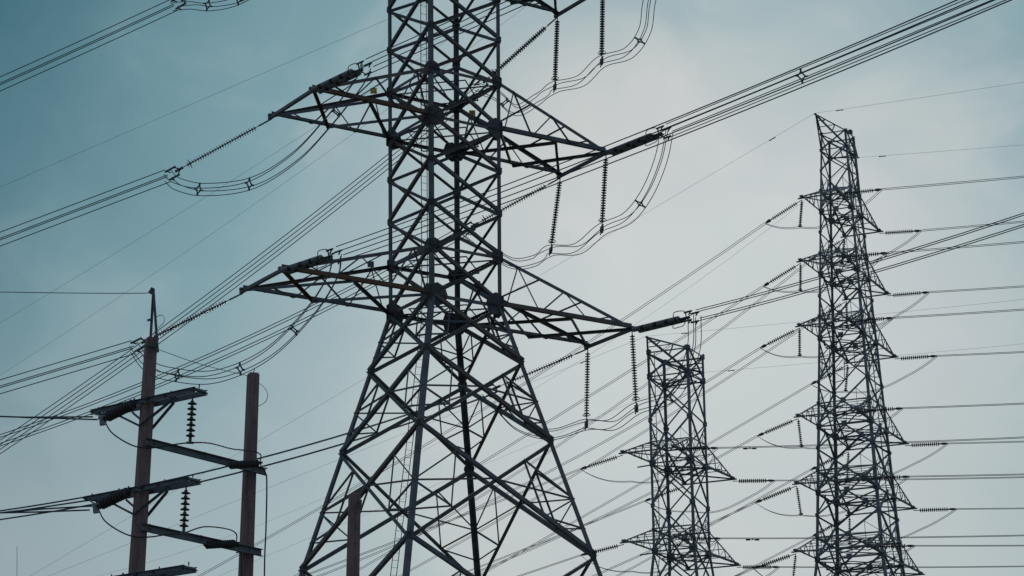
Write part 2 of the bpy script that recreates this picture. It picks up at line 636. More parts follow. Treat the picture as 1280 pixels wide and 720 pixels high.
    def peak(self, s, zb, zt, length, wd):
        """earth wire horn: four chords meeting in one point"""
        kn, kf = ('F', 'L') if s < 0 else ('R', 'B')
        tip = self.W(s * length, 0, zt)
        a = empty('earth_wire_arm')
        a.parent = self.root
        inw = self.D(-s, 0)
        for t in (0.35, 0.65):
            self.part(MB().angle(self.P(kn, zt).lerp(tip, t), self.P(kf, zt).lerp(tip, t), wd * 0.6, V(0, 0, -1), inw), 'tie', a)
            for k in (kn, kf):
                self.part(MB().angle(self.P(k, zt).lerp(tip, t), self.P(k, zb).lerp(tip, t + 0.12), wd * 0.6, V(0, 0, -1), inw), 'strut', a)
        for k in (kn, kf):
            m = MB().angle(self.P(k, zt), tip, wd, V(0, 0, -1), inw)
            self.part(m, 'top_chord', a)
            m = MB().angle(self.P(k, zb), tip - V(0, 0, 0.05), wd, V(0, 0, 1), inw)
            self.part(m, 'bottom_chord', a)
        return tip

    def ladder(self, k1, k2, frac, zs, gap, mat=None, rail=0.03, inset=0.12, step=0.45):
        m = MB()
        nr = self.D((CORN[k1][0] + CORN[k2][0]) / 2, (CORN[k1][1] + CORN[k2][1]) / 2)
        for z0, z1 in zip(zs, zs[1:]):
            a = self.P(k1, z0).lerp(self.P(k2, z0), frac) - nr * inset
            b = self.P(k1, z1).lerp(self.P(k2, z1), frac) - nr * inset
            d = unit(self.P(k2, z1) - self.P(k1, z1)) * (gap / 2)
            for sg in (-1, 1):
                m.bar(a + d * sg, b + d * sg, rail, rail * 1.6, nr)
            n = max(1, int((b - a).length / step))
            for i in range(n):
                c = a.lerp(b, (i + 0.5) / n)
                m.bar(c - d, c + d, rail * 0.7, rail * 0.7)
        return self.part(m, 'ladder', None, mat)


# --- the big near pylon
Z = {-6: 0.0, -5: 9.5, -4: 19.3, -3: 27.78, -2: 34.78, -1: 39.76, 0: 43.39, 1: 46.43, 2: 49.2, 3: 51.97, 4: 54.73, 5: 57.82, 6: 60.66,
     7: 63.4, 8: 66.08, 9: 69.1, 10: 72.0, 11: 74.6}
big = Pylon(-4.099, 144.366, 33.17, lambda z: 2.5 + 0.245 * (Z[0] - z) if z < Z[0] else 2.5 + 0.0035 * (z - Z[0]), 'steel')
big.start('huge dark lattice pylon in the left centre, nearest of the three, with wide square-ended crossarms')
big.legs([Z[i] for i in range(-6, 12)], lambda z: 0.30 if z < Z[0] else 0.255,
         {Z[0]: 1.2, Z[1]: 0.78, Z[4]: 1.08, Z[5]: 0.72, Z[8]: 1.05, Z[9]: 0.6, Z[2]: 0.36, Z[3]: 0.36, Z[6]: 0.36, Z[7]: 0.36, Z[-1]: 0.42, Z[-2]: 0.46, Z[-3]: 0.46})
XB = [(Z[i + 1], Z[i]) for i in range(-6, 11)]
for k1, k2 in FACES:
    big.face(k1, k2, XB, [], [Z[i] for i in (0, 1, 4, 5, 8, 9, 11)], lambda z: 0.20 if z > Z[0] else 0.235, 0.095,
             redundant=[(Z[i + 1], Z[i]) for i in (-2, -3, -4, -5, -6)] + [(Z[0], Z[-1])])
big.diaphragm([Z[i] for i in (0, 1, 4, 5, 8, 9)], 0.10)
TIP = {}
for lev, ll, lr, hw in ((0, 12.48, 12.25, 2.44), (4, 10.71, 10.46, 2.60), (8, 10.71, 10.5, 2.63)):
    for s, ln in ((-1, ll), (1, lr)):
        t, a = big.arm(s, Z[lev], Z[lev + 1], ln, hw, 0.25, 0.085, rust=1 if s < 0 else 0)
        TIP[lev, s] = t
        p = MB()
        if lev < 8:
            c0 = (big.P('L', Z[lev + 1]).lerp(t['L'], 0.125) if s < 0 else big.P('B', Z[lev + 1]).lerp(t['B'], 0.145)) - V(0, 0.35, 0)
            dx = unit(RGT)
            p.plate([c0 + dx * x + V(0, 0, z) for x, z in ((-0.2, 0.0), (0.2, 0.0), (0.2, 0.38), (-0.2, 0.38))], V(0, 1, 0), 0.02)
            big.part(p, 'phase_plate', a, 'yellow' if lev == 4 else 'fitting')
for s in (-1, 1):
    big.peak(s, Z[10], Z[11], 9.0, 0.18)
big.ladder('L', 'B', 0.5, [0.5] + [Z[i] for i in range(-5, 12)], 0.42)

# --- the tall far pylon on the right: six crossarm levels
ZR = {0: 32.13, 1: 33.7, 2: 35.26, 3: 36.86, 4: 38.44, 5: 40.05, 6: 41.61, 7: 43.3, 8: 44.85, 9: 48.09, 10: 49.73, 11: 51.24, 12: 52.86,
      13: 54.46, 14: 56.06, 15: 57.62, 16: 59.21, 16.5: 60.75, 17: 62.35, 18: 63.62}
tall = Pylon(23.944, 170.0, 65.49, lambda z: 2.427 - 0.0467 * (z - 32.13) if z >= 32.13 else 2.427 + 0.12 * (32.13 - z), 'hazed_far_steel')
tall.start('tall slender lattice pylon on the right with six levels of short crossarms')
LOWR = [0.0, 8.5, 16.0, 22.5, 28.0]
BOT = (0, 3, 6, 9, 12, 15)
tall.legs(LOWR + [ZR[k] for k in sorted(ZR)], lambda z: 0.21 if z < 42 else (0.175 if z < 52 else 0.14),
          {**{ZR[b]: 0.40 for b in BOT}, **{ZR[b + 1]: 0.22 for b in BOT}, **{ZR[b - 1]: 0.22 for b in BOT if b}, ZR[18]: 0.2, ZR[17]: 0.2})
XR = [(ZR[b + 2] if b < 15 else ZR[16.5], ZR[b]) for b in BOT] + [(ZR[9], ZR[8]), (ZR[17], ZR[16.5]), (ZR[18], ZR[17])]
XR += list(zip(LOWR[1:] + [ZR[0]], LOWR))
KR = [(ZR[b], ZR[b - 1]) for b in (15, 12, 6, 3)]
for k1, k2 in FACES:
    tall.face(k1, k2, XR, KR, [ZR[b] for b in BOT] + [ZR[b + 1] for b in BOT] + [ZR[18], ZR[17]], lambda z: 0.125 if z < 42 else (0.10 if z < 52 else 0.082), 0.055,
              redundant=[(ZR[9], ZR[8])] + list(zip(LOWR[1:] + [ZR[0]], LOWR)), plates=[ZR[b] for b in BOT] + [ZR[b + 1] for b in BOT],
              light=[(ZR[b + 2] if b < 15 else ZR[16.5], ZR[b]) for b in BOT])
tall.diaphragm([ZR[b] for b in BOT] + [ZR[b + 1] for b in BOT], 0.08)
RT = {}
for b, ln, hw in ((15, 5.02, 1.34), (12, 5.35, 1.56), (9, 5.62, 1.78), (6, 5.80, 2.13), (3, 6.05, 2.38), (0, 6.40, 2.55)):
    for s in (-1, 1):
        RT[b, s], _ = tall.arm(s, ZR[b], ZR[b + 1], ln, hw, 0.115, 0.045, bays=1)
RP = {s: tall.peak(s, ZR[17], ZR[18], 5.245, 0.10) for s in (-1, 1)}
tall.ladder('R', 'B', 0.10, [0.5] + LOWR[1:] + [ZR[k] for k in sorted(ZR)], 0.40, 'pale_steel', 0.05, -0.12, 0.5)
bm = MB().tube([tall.P('R', ZR[18]) + V(-0.1, 0, 0), tall.P('R', ZR[18]) + V(-0.1, 0, 0.5)], 0.03)
bm.lathe([(0.05, 0), (0.2, 0.04), (0.2, 0.26), (0.1, 0.34)], tall.P('R', ZR[18]) + V(-0.25, 0, 0.3), (0, 0, 1), 10)
tall.part(bm, 'beacon_lamp', None, 'fitting')

# --- the shorter far pylon between them
ZM = {-2: 26.6, -1: 29.9, 0: 32.94, 1: 36.15, 2: 39.17, 3: 42.25, 4: 45.43, 5: 47.2}
short = Pylon(11.598, 170.0, 65.18, lambda z: 1.555 if z >= 32.94 else 1.555 + 0.11 * (32.94 - z), 'hazed_far_steel')
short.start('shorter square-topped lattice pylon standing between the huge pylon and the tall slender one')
LOWM = [0.0, 8.0, 15.5, 21.5]
short.legs(LOWM + [ZM[k] for k in sorted(ZM)], lambda z: 0.17,
           {ZM[0]: 0.48, ZM[2]: 0.48, ZM[4]: 0.42, ZM[5]: 0.36, ZM[1]: 0.30, ZM[3]: 0.30})
for k1, k2 in FACES:
    zz = LOWM + [ZM[k] for k in sorted(ZM)]
    short.face(k1, k2, list(zip(zz[1:], zz)), [], [ZM[0], ZM[2], ZM[4], ZM[5], ZM[0] + 1.6, ZM[2] + 1.55], lambda z: 0.105, 0.055,
               redundant=list(zip(LOWM[1:] + [ZM[-2]], LOWM)), light=[(ZM[1], ZM[0]), (ZM[3], ZM[2])])
short.diaphragm([ZM[0], ZM[2], ZM[4]], 0.08)
MT = {}
for b, ln in ((2, 5.82), (0, 6.01)):
    for s in (-1, 1):
        MT[b, s], _ = short.arm(s, ZM[b], ZM[b] + 1.55, ln, 1.87, 0.125, 0.048, bays=1)
        k = 'L' if s < 0 else 'R'
        m = MB().bar(short.P(k, ZM[b]) + V(0, 0, -0.15), short.P(k, ZM[b]) + short.D(s * 0.2, -0.9 * s) + V(0, 0, -0.25), 0.08, 0.08)
        short.part(m, 'bracket')
MP = {s: short.peak(s, ZM[4], ZM[5], 5.575, 0.12) for s in (-1, 1)}
short.ladder('L', 'F', 0.10, [0.5] + LOWM[1:] + [ZM[k] for k in sorted(ZM)], 0.38, None, 0.035, 0.1, 0.5)


# ------------------------------------------------------------------ insulator strings (built once along local -Z, then copied)
def disc_mesh(r, pitch, mat, n=12):
    m = MB()
    m.lathe([(0.025, 0.0), (0.055, -0.005), (0.06, -0.055), (r * 0.6, -0.068), (r, -0.092), (r * 0.98, -0.108), (r * 0.5, -0.098), (0.035, -0.115), (0.025, -pitch)],
            (0, 0, 0), (0, 0, 1), n)
    me = bpy.data.meshes.new('disc')
    me.from_pydata(m.v, [], m.f)
    me.materials.append(MAT[mat])
    me.polygons.foreach_set('use_smooth', [True] * len(me.polygons))
    return me


DISC_G, DISC_D = disc_mesh(0.172, 0.17, 'grey_disc'), disc_mesh(0.172, 0.17, 'dark_disc')


def obj_of(name, me, parent, loc=(0, 0, 0)):
    o = bpy.data.objects.new(name, me)
    C.objects.link(o)
    o.parent = parent
    o.location = loc
    return kid(parent, o)


def ring_pts(c, a, b, n=16, frac=1.0):
    return [Vector(c) + Vector(a) * math.cos(2 * math.pi * frac * i / n) + Vector(b) * math.sin(2 * math.pi * frac * i / n) for i in range(n + 1)]


def tension_proto(link):
    """double string: local -Z runs along the pull, local X across; wires leave 6.9 m from the arm"""
    root = empty('tension_insulator')
    n, p, gap = 28, 0.17, 0.23
    m = MB()
    m.bar((0, 0, 0), (0, 0, -link + 0.12), 0.05, 0.09)
    m.plate([(-gap - 0.06, 0, -link), (gap + 0.06, 0, -link), (gap + 0.06, 0, -link - 0.08), (0.05, 0, -link + 0.2), (-0.05, 0, -link + 0.2), (-gap - 0.06, 0, -link - 0.08)], (0, 1, 0), 0.05)
    kid(root, m.build('link_plate', 'fitting', root))
    z0 = -link - 0.08
    for s in (-1, 1):
        rod = MB().bar((s * gap, 0, z0), (s * gap, 0, z0 - n * p), 0.03, 0.03)
        st = kid(root, rod.build('insulator_string', 'fitting', root))
        for i in range(n):
            obj_of('disc', DISC_D if i in (5, 6, 13, 14, 20, 21, 26) else DISC_G, st, (s * gap, 0, z0 - i * p))
    ze = z0 - n * p
    m = MB()
    m.plate([(-gap - 0.08, 0, ze + 0.05), (gap + 0.08, 0, ze + 0.05), (0.14, 0, ze - 0.32), (-0.14, 0, ze - 0.32)], (0, 1, 0), 0.05)
    m.bar((0, 0, ze - 0.25), (0, 0, ze - 0.8), 0.07, 0.16)
    for a, b in ((-1, -1), (1, -1), (-1, 1), (1, 1)):
        m.bar((0, 0, ze - 0.45), (a * 0.27, b * 0.27, ze - 0.75), 0.05, 0.05)
        m.bar((a * 0.27, b * 0.27, ze - 0.6), (a * 0.27, b * 0.27, ze - 1.35), 0.08, 0.09)
        m.bar((a * 0.27, b * 0.27, ze - 1.25), (a * 0.27, b * 0.27 - 0.20, ze - 1.05), 0.06, 0.06)
    kid(root, m.build('yoke_clamp', 'fitting', root))
    if link > 0.7:                            # seen end on: one guard ring round the last discs
        m = MB().tube([(x, y, z) for x, y, z in ring_pts((0, 0, ze + 0.22), (0.42, 0, 0), (0, 0.30, 0))], 0.025, 6)
        kid(root, m.build('corona_ring', 'fitting', root, smooth=True))
    else:                                     # racket shaped horns above and below the last discs
        for s in (-1, 1):
            m = MB().tube(spline([(0, s * 0.12, ze - 0.45), (0.05, s * 0.42, ze - 0.30), (0.1, s * 0.50, ze + 0.1), (0.1, s * 0.50, ze + 0.6), (0.05, s * 0.42, ze + 0.82), (0, s * 0.24, ze + 0.86)], 4), 0.026, 6)
            kid(root, m.build('arcing_horn', 'fitting', root, smooth=True))
    return root, -(ze - 1.3)


def hang_proto():
    """single hanging string holding a four-wire jumper"""
    root = empty('suspension_insulator')
    n, p = 25, 0.17
    m = MB().bar((0, 0, 0.1), (0, 0, -0.2), 0.05, 0.05)
    kid(root, m.build('link_plate', 'fitting', root))
    st = kid(root, MB().bar((0, 0, -0.2), (0, 0, -0.2 - n * p), 0.03, 0.03).build('insulator_string', 'fitting', root))
    for i in range(n):
        obj_of('disc', DISC_D if i % 7 == 5 or i % 7 == 6 else DISC_G, st, (0, 0, -0.2 - i * p))
    ze = -0.2 - n * p
    m = MB().tube([(x, y, z) for x, y, z in ring_pts((0, 0, ze + 0.12), (0.36, 0, 0), (0, 0.22, 0))], 0.022, 6)
    kid(root, m.build('corona_ring', 'fitting', root, smooth=True))
    m = MB().bar((0, 0, ze + 0.1), (0, 0, ze - 0.75), 0.05, 0.05)
    m.plate([(-0.15, 0, ze - 0.30), (0.15, 0, ze - 0.30), (0.2, 0, ze - 0.5), (0.12, 0, ze - 0.68), (-0.12, 0, ze - 0.68), (-0.2, 0, ze - 0.5)], (0, 1, 0), 0.14)
    for a, b in ((-1, -1), (1, -1), (-1, 1), (1, 1)):
        m.bar((0, 0, ze - 0.5 + b * 0.15), (a * 0.27, 0, ze - 0.5 + b * 0.27), 0.06, 0.06)
    kid(root, m.build('yoke_clamp', 'fitting', root))
    return root, -(ze - 0.5)


def far_proto(name, n, p, r, link, tail, mat):
    root = empty(name)
    m = MB().bar((0, 0, 0), (0, 0, -link), 0.04, 0.04)
    kid(root, m.build('link_plate', 'fitting', root))
    m = MB()
    for i in range(n):
        z = -link - i * p
        m.lathe([(0.03, z), (0.045, z - 0.05), (r, z - 0.070), (r, z - 0.105), (0.045, z - 0.11), (0.03, z - p)], (0, 0, 0), (0, 0, 1), 8)
    kid(root, m.build('disc_stack', mat, root))
    z = -link - n * p
    m = MB().bar((0, 0, z), (0, 0, z - tail), 0.06, 0.09)
    m.plate([(-0.16, 0, z - tail * 0.3), (0.16, 0, z - tail * 0.3), (0.1, 0, z - tail * 0.8), (-0.1, 0, z - tail * 0.8)], (0, 1, 0), 0.12)
    kid(root, m.build('clamp', 'fitting', root))
    return root, -(z - tail)


def aim(o, p, d, across=None):
    d = unit(d)
    z = -d
    x = Vector(across) if across is not None else V(0, 0, 1).cross(d)
    x = unit(x - z * z.dot(x))
    y = z.cross(x)
    if y.z < -1e-6:
        x, y = -x, -y
    m = Matrix.Identity(4)
    for i in range(3):
        m[i][0], m[i][1], m[i][2], m[i][3] = x[i], y[i], z[i], p[i]
    o.matrix_world = m


used = set()


def use(proto):
    """the first time the built string itself, afterwards a copy with copies of its parts"""
    if proto.name in used:
        return copy_tree(proto)
    used.add(proto.name)
    return proto


TEN_L, LEN_TL = tension_proto(1.0)
TEN_R, LEN_TR = tension_proto(0.35)
HANG, LEN_H = hang_proto()


# ------------------------------------------------------------------ conductors
def bundle(name, label, cat, group, pts, offs, r, mat='wire', spacers=(), dampers=(), dsz=1.0, n=5):
    """wires clamped side by side along a centre line; they hang and swing as one"""
    root = tag(empty(name, pts[0]), label, cat, group)
    org = pts[0]
    fr = []
    for i, p in enumerate(pts):
        tg = unit(pts[min(i + 1, len(pts) - 1)] - pts[max(i - 1, 0)])
        nn = V(0, 0, 1).cross(tg)
        nn.z = 0
        nn = unit(nn) if nn.length > 0.05 else (fr[-1][0] if fr else V(1, 0, 0))
        fr.append((nn, tg.cross(nn)))
    for a, b in offs:
        m = MB().tube([p + f[0] * a + f[1] * b for p, f in zip(pts, fr)], r, n)
        m.build('wire', mat, root, org)
    def place(t):
        x = t * (len(pts) - 1)
        i = min(int(x), len(pts) - 2)
        return pts[i].lerp(pts[i + 1], x - i), fr[i], unit(pts[i + 1] - pts[i])
    for t in spacers:
        c, f, tg = place(t)
        m = MB()
        cs = [c + f[0] * a + f[1] * b for a, b in offs]
        inn = [c + (q - c) * 0.62 for q in cs]
        for q0, q1 in zip(inn, inn[1:] + inn[:1]):
            m.bar(q0, q1, 0.06, 0.06, tg)
        for q0, q1 in zip(inn, cs):
            m.bar(q0, q1 + (q1 - c) * 0.06, 0.08, 0.09, tg)
        m.build('spacer', 'fitting', root, org)
    for t in dampers:
        c, f, tg = place(t)
        dz = V(0, 0, 0.14 * dsz)
        m = MB().bar(c - dz - tg * (0.62 * dsz), c - dz + tg * (0.62 * dsz), 0.035, 0.035)
        for sg in (-1, 1):
            m.bar(c - dz + tg * (sg * 0.65 * dsz), c - dz + tg * (sg * 0.25 * dsz), 0.12 * dsz, 0.13 * dsz)
        m.bar(c, c - dz, 0.05, 0.05)
        m.build('damper', 'fitting', root, org)
    return root


h = 0.27
SQ = [(-h, -h), (h, -h), (h, h), (-h, h)]
DI = [(-0.30, 0), (0, -0.40), (0.30, 0), (0, 0.40)]
TW = [(-0.16, 0), (0.16, 0)]
RW = 0.029


def seen(pts, deg, h=0.28):
    """square of four wires, rolled by deg from the position in which they would be seen as two pairs"""
    p, tg = pts[2], unit(pts[3] - pts[1])
    nn = V(0, 0, 1).cross(tg)
    nn.z = 0
    nn = unit(nn)
    bb = tg.cross(nn)
    vw = unit(p - EYE)
    pr = unit(tg.cross(vw))                   # across the wire as seen from here
    th = math.atan2(bb.dot(pr), nn.dot(pr))
    r = h * math.sqrt(2)
    return [(r * math.cos(th + rad(45 + deg + 90 * k)), r * math.sin(th + rad(45 + deg + 90 * k))) for k in range(4)]


h = 0.28
SQ = [(-h, -h), (h, -h), (h, h), (-h, h)]
DI = [(-0.34, 0), (0, -0.38), (0.34, 0), (0, 0.38)]
AZR = rad(146.8)
lvl = {8: 'top', 4: 'upper', 0: 'lower'}
where = {8: 'topmost', 4: 'middle', 0: 'lowest'}
END = {}
GI = 'double insulator strings of the huge pylon'
GB = 'four-wire bundles of the huge pylon'

# strings pulling away to the left (far corner of each arm) and their wires
LEFT = {
    (0, -1): ([(205, 415)], [(165, 431), (80, 459), (0, 484)], rad(-86)),
    (4, -1): ([(231, 208)], [(160, 236), (80, 268), (0, 300)], rad(-86)),
    (8, -1): ([(228, 0)], [(120, 51), (0, 105)], rad(-86)),
    (8, 1): ([(616, 93)], [(480, 203), (200, 422), (0, 558)], rad(-80)),
    (4, 1): ([(588, 284)], [(480, 345), (400, 396), (160, 489), (0, 549)], rad(-82)),
    (0, 1): ([(612, 488)], [(520, 520), (430, 549), (330, 577), (0, 644)], rad(-84)),
}
LB = {(0, -1): 'four-wire bundle sagging left from the lowest left crossarm, passing behind the tall concrete pole',
      (4, -1): 'four-wire bundle sagging left from the middle left crossarm to the left edge',
      (8, -1): 'four-wire bundle crossing the top left corner of the sky',
      (8, 1): 'four parallel wires falling steeply left from behind the huge pylon body above its lowest crossarm',
      (4, 1): 'four wires falling left beneath the lowest left crossarm and behind the tall concrete pole',
      (0, 1): 'two close wire pairs running left from the splayed legs to between the two concrete poles'}
for key, (strpx, wirepx, az) in LEFT.items():
    lev, s = key
    tip = TIP[key]['L' if s < 0 else 'B']
    q = on_plane(tip, az, *strpx[0])
    d = unit(q - tip)
    o = use(TEN_L)
    vw = unit(tip - EYE)
    aim(o, tip, d, vw - d * vw.dot(d))
    tag(o, "spiky insulator string pulling down left from the huge pylon's %s %s crossarm" % (where[lev], 'left' if s < 0 else 'right'), 'insulator', GI)
    e = tip + d * LEN_TL
    END[key, 'L'] = e
    pts = span(e, az, wirepx, 75, 46)
    bundle('conductor_bundle', LB[key], 'power line', GB, pts, seen(pts, 38 if s < 0 else {8: 26.6, 4: 19, 0: 6}[lev]), RW, spacers=(0.44, 0.8) if key == (4, 1) else (0.8,))
RIGHT = {
    (0, -1): ((430, 315), [(485, 297), (627, 244), (757, 195), (1000, 95), (1232, 0)]),
    (4, -1): ((470, 78), [(600, 20), (645, 0)]),
    (8, -1): ((470, -140), [(600, -195)]),
    (0, 1): ((872, 394), [(1000, 361), (1140, 318), (1280, 275)]),
    (4, 1): ((838, 162), [(1015, 89.5), (1140, 38), (1231, 0)]),
    (8, 1): ((834, -50), [(1000, -115)]),
}
RBL = {(0, -1): 'four wires rising right from the lowest left crossarm, behind the right middle crossarm tip',
       (4, -1): 'four wires rising right from the middle left crossarm through the huge pylon body',
       (8, -1): 'four wires rising right from the topmost left crossarm above the upper edge',
       (0, 1): 'two wire pairs rising right from the lowest right crossarm across the tall slender pylon',
       (4, 1): 'four wires with a square spacer rising right from the middle right crossarm',
       (8, 1): 'four wires rising right from the topmost right crossarm above the upper edge'}
for key, (strpx, wirepx) in RIGHT.items():
    lev, s = key
    tip = TIP[key]['F' if s < 0 else 'R']
    q = on_plane(tip, AZR, *strpx)
    d = unit(q - tip)
    END[key, 'R'] = tip + d * LEN_TR
    if lev == 8:
        continue                              # above the picture
    o = use(TEN_R)
    aim(o, tip, d)
    tag(o, "thick grey twin insulator string rising right from the huge pylon's %s %s crossarm" % (where[lev], 'left' if s < 0 else 'right'), 'insulator', GI)
    e = tip + d * LEN_TR
    pts = span(e, AZR, wirepx, 75, 30)
    bundle('conductor_bundle', RBL[key], 'power line', GB, pts, seen(pts, 13) if key == (0, 1) else seen(pts, 26.6, 0.31), RW, spacers=(0.172, 0.72) if key == (4, 1) else (0.8,))

# hanging strings under the right arms
HPX = {(0, 'B'): (733, 526), (0, 'R'): (795.5, 512), (4, 'B'): (689, 309), (4, 'R'): (752, 291), (8, 'B'): (693.5, 108), (8, 'R'): (752, 83)}
HB = {}
GH = 'hanging jumper insulators of the huge pylon'
for (lev, k), px in HPX.items():
    tip = TIP[lev, 1][k] - V(0, 0, 0.05)
    q = on_plane(tip, rad(90), *px)
    d = unit(q - tip)
    o = use(HANG)
    aim(o, tip, d, big.D(0.3, 1))
    tag(o, "grey disc string hanging from the %s corner of the huge pylon's %s right crossarm" % ('left' if k == 'B' else 'outer', where[lev]), 'insulator', GH)
    HB[lev, k] = tip + d * (LEN_H)

# jumper loops
GJ = 'four-wire jumper loops of the huge pylon'
JL = {0: [(184, 456), (210, 467), (268, 471), (332, 444), (386, 392), (416, 345)],
      4: [(222, 230), (256, 237), (315, 229), (368, 197), (410, 153), (447, 106)],
      8: [(240, 4), (265, 6), (300, -2), (340, -28), (390, -78), (440, -120)]}
for lev, px in JL.items():
    a, b = END[(lev, -1), 'L'], END[(lev, -1), 'R']
    pts = spline([a] + [on_span(a, b, *q) for q in px] + [b], 9)
    bundle('jumper_loop', {0: 'slack four-wire loop hanging below the lowest left crossarm beside the tall concrete pole',
                           4: 'slack four-wire loop with round spacers hanging below the middle left crossarm',
                           8: 'slack four-wire loop dipping into the sky at the upper left edge'}[lev],
           'jumper wire', GJ, pts, DI, 0.026, spacers=(0.32, 0.5, 0.66) if lev == 0 else (0.26, 0.42, 0.75))
JR = {0: ([(866, 440), (842, 492)], [(765, 531)], [(690, 543), (650, 533), (624, 508)]),
      4: ([(826, 200), (809, 241), (785, 272)], [(722, 311)], [(668, 326), (640, 329), (610, 311)]),
      8: ([(812, 0), (806, 38), (786, 66)], [(726, 101)], [(672, 124), (645, 138), (622, 120)])}
for lev, (p1, p2, p3) in JR.items():
    a, hr, hb, b = END[(lev, 1), 'R'], HB[lev, 'R'], HB[lev, 'B'], END[(lev, 1), 'L']
    pts = [a] + [on_span(a, hr, *q) for q in p1] + [hr] + [on_span(hr, hb, *q) for q in p2] + [hb] + [on_span(hb, b, *q) for q in p3] + [b]
    pts = spline(pts, 9)
    bundle('jumper_loop', {0: 'four-wire jumper loop slung under the lowest right crossarm by two hanging insulators',
                           4: 'four-wire jumper loop slung under the right middle crossarm, curving up to the grey string',
                           8: 'four-wire jumper loop curving down at the top edge right of the huge pylon'}[lev],
           'jumper wire', GJ, pts, SQ, 0.026, spacers=(0.24, 0.86))

# ------------------------------------------------------------------ strings and wires of the two far pylons
FAR_T, LEN_FT = far_proto('strain_insulator', 14, 0.147, 0.152, 0.42, 0.62, 'dark_disc')
FAR_H, LEN_FH = far_proto('hanging_insulator', 13, 0.134, 0.115, 0.12, 0.18, 'dark_disc')
ORD = {15: 'topmost', 12: 'second highest', 9: 'third highest', 6: 'fourth highest', 3: 'fifth highest', 0: 'lowest visible'}
ORM = {2: 'upper', 0: 'lower'}
RL = {(15, -1): ((963, 275), [(838, 360), (776, 402), (727, 433), (403, 633), (318, 682)]),
      (15, 1): ((1020, 321), [(1009, 334), (893, 420), (807, 480), (754, 518), (692, 561), (602, 620)]),
      (12, -1): ((962, 353), [(858, 419), (807, 452), (698, 518), (640, 556), (600, 580)]),
      (12, 1): ((1015, 402), [(998, 415), (882, 490), (810, 537), (768, 563)]),
      (9, -1): ((958, 431), [(882, 476), (810, 523), (706, 579)]),
      (9, 1): ((1018, 478), [(1013, 481), (888, 554), (810, 599), (732, 644)]),
      (6, -1): ((956, 541), [(899, 572), (813, 616), (732, 656)]),
      (6, 1): ((1018, 585), [(889, 654), (813, 699)]),
      (3, -1): ((950, 626), [(889, 654), (805, 692), (756, 714)]),
      (3, 1): ((1020, 668), [(941, 709)]),
      (0, -1): ((955, 706), [(917, 722)]),
      (0, 1): ((1022, 756), [(960, 790)])}
RR = {(15, -1): [(1108, 236), (1280, 221)], (15, 1): [(1156, 288), (1280, 277)], (12, -1): [(1115, 315.5), (1280, 302.5)], (12, 1): [(1164, 365), (1280, 358)],
      (9, -1): [(1120, 397), (1280, 387)], (9, 1): [(1176, 444.5), (1280, 440)], (6, -1): [(1132, 510), (1280, 504.5)], (6, 1): [(1190, 554), (1280, 552)],
      (3, -1): [(1140, 595.5), (1280, 593)], (3, 1): [(1202, 636), (1280, 635.5)], (0, -1): [(1150, 682), (1280, 682)], (0, 1): [(1220, 721), (1280, 723)]}
ML = {(2, -1): ((728, 585.5), [(678, 605), (598, 637)]), (2, 1): ((812, 624), [(731, 656), (640, 693)]),
      (0, -1): ((738, 691), [(652, 719)]), (0, 1): ((814, 729), [(735, 756)])}
MR = {(2, -1): [(1000, 556.5), (1280, 547)], (2, 1): [(1100, 598.5), (1280, 597)], (0, -1): [(1000, 670.5), (1280, 670)], (0, 1): [(1100, 708), (1280, 708.5)]}


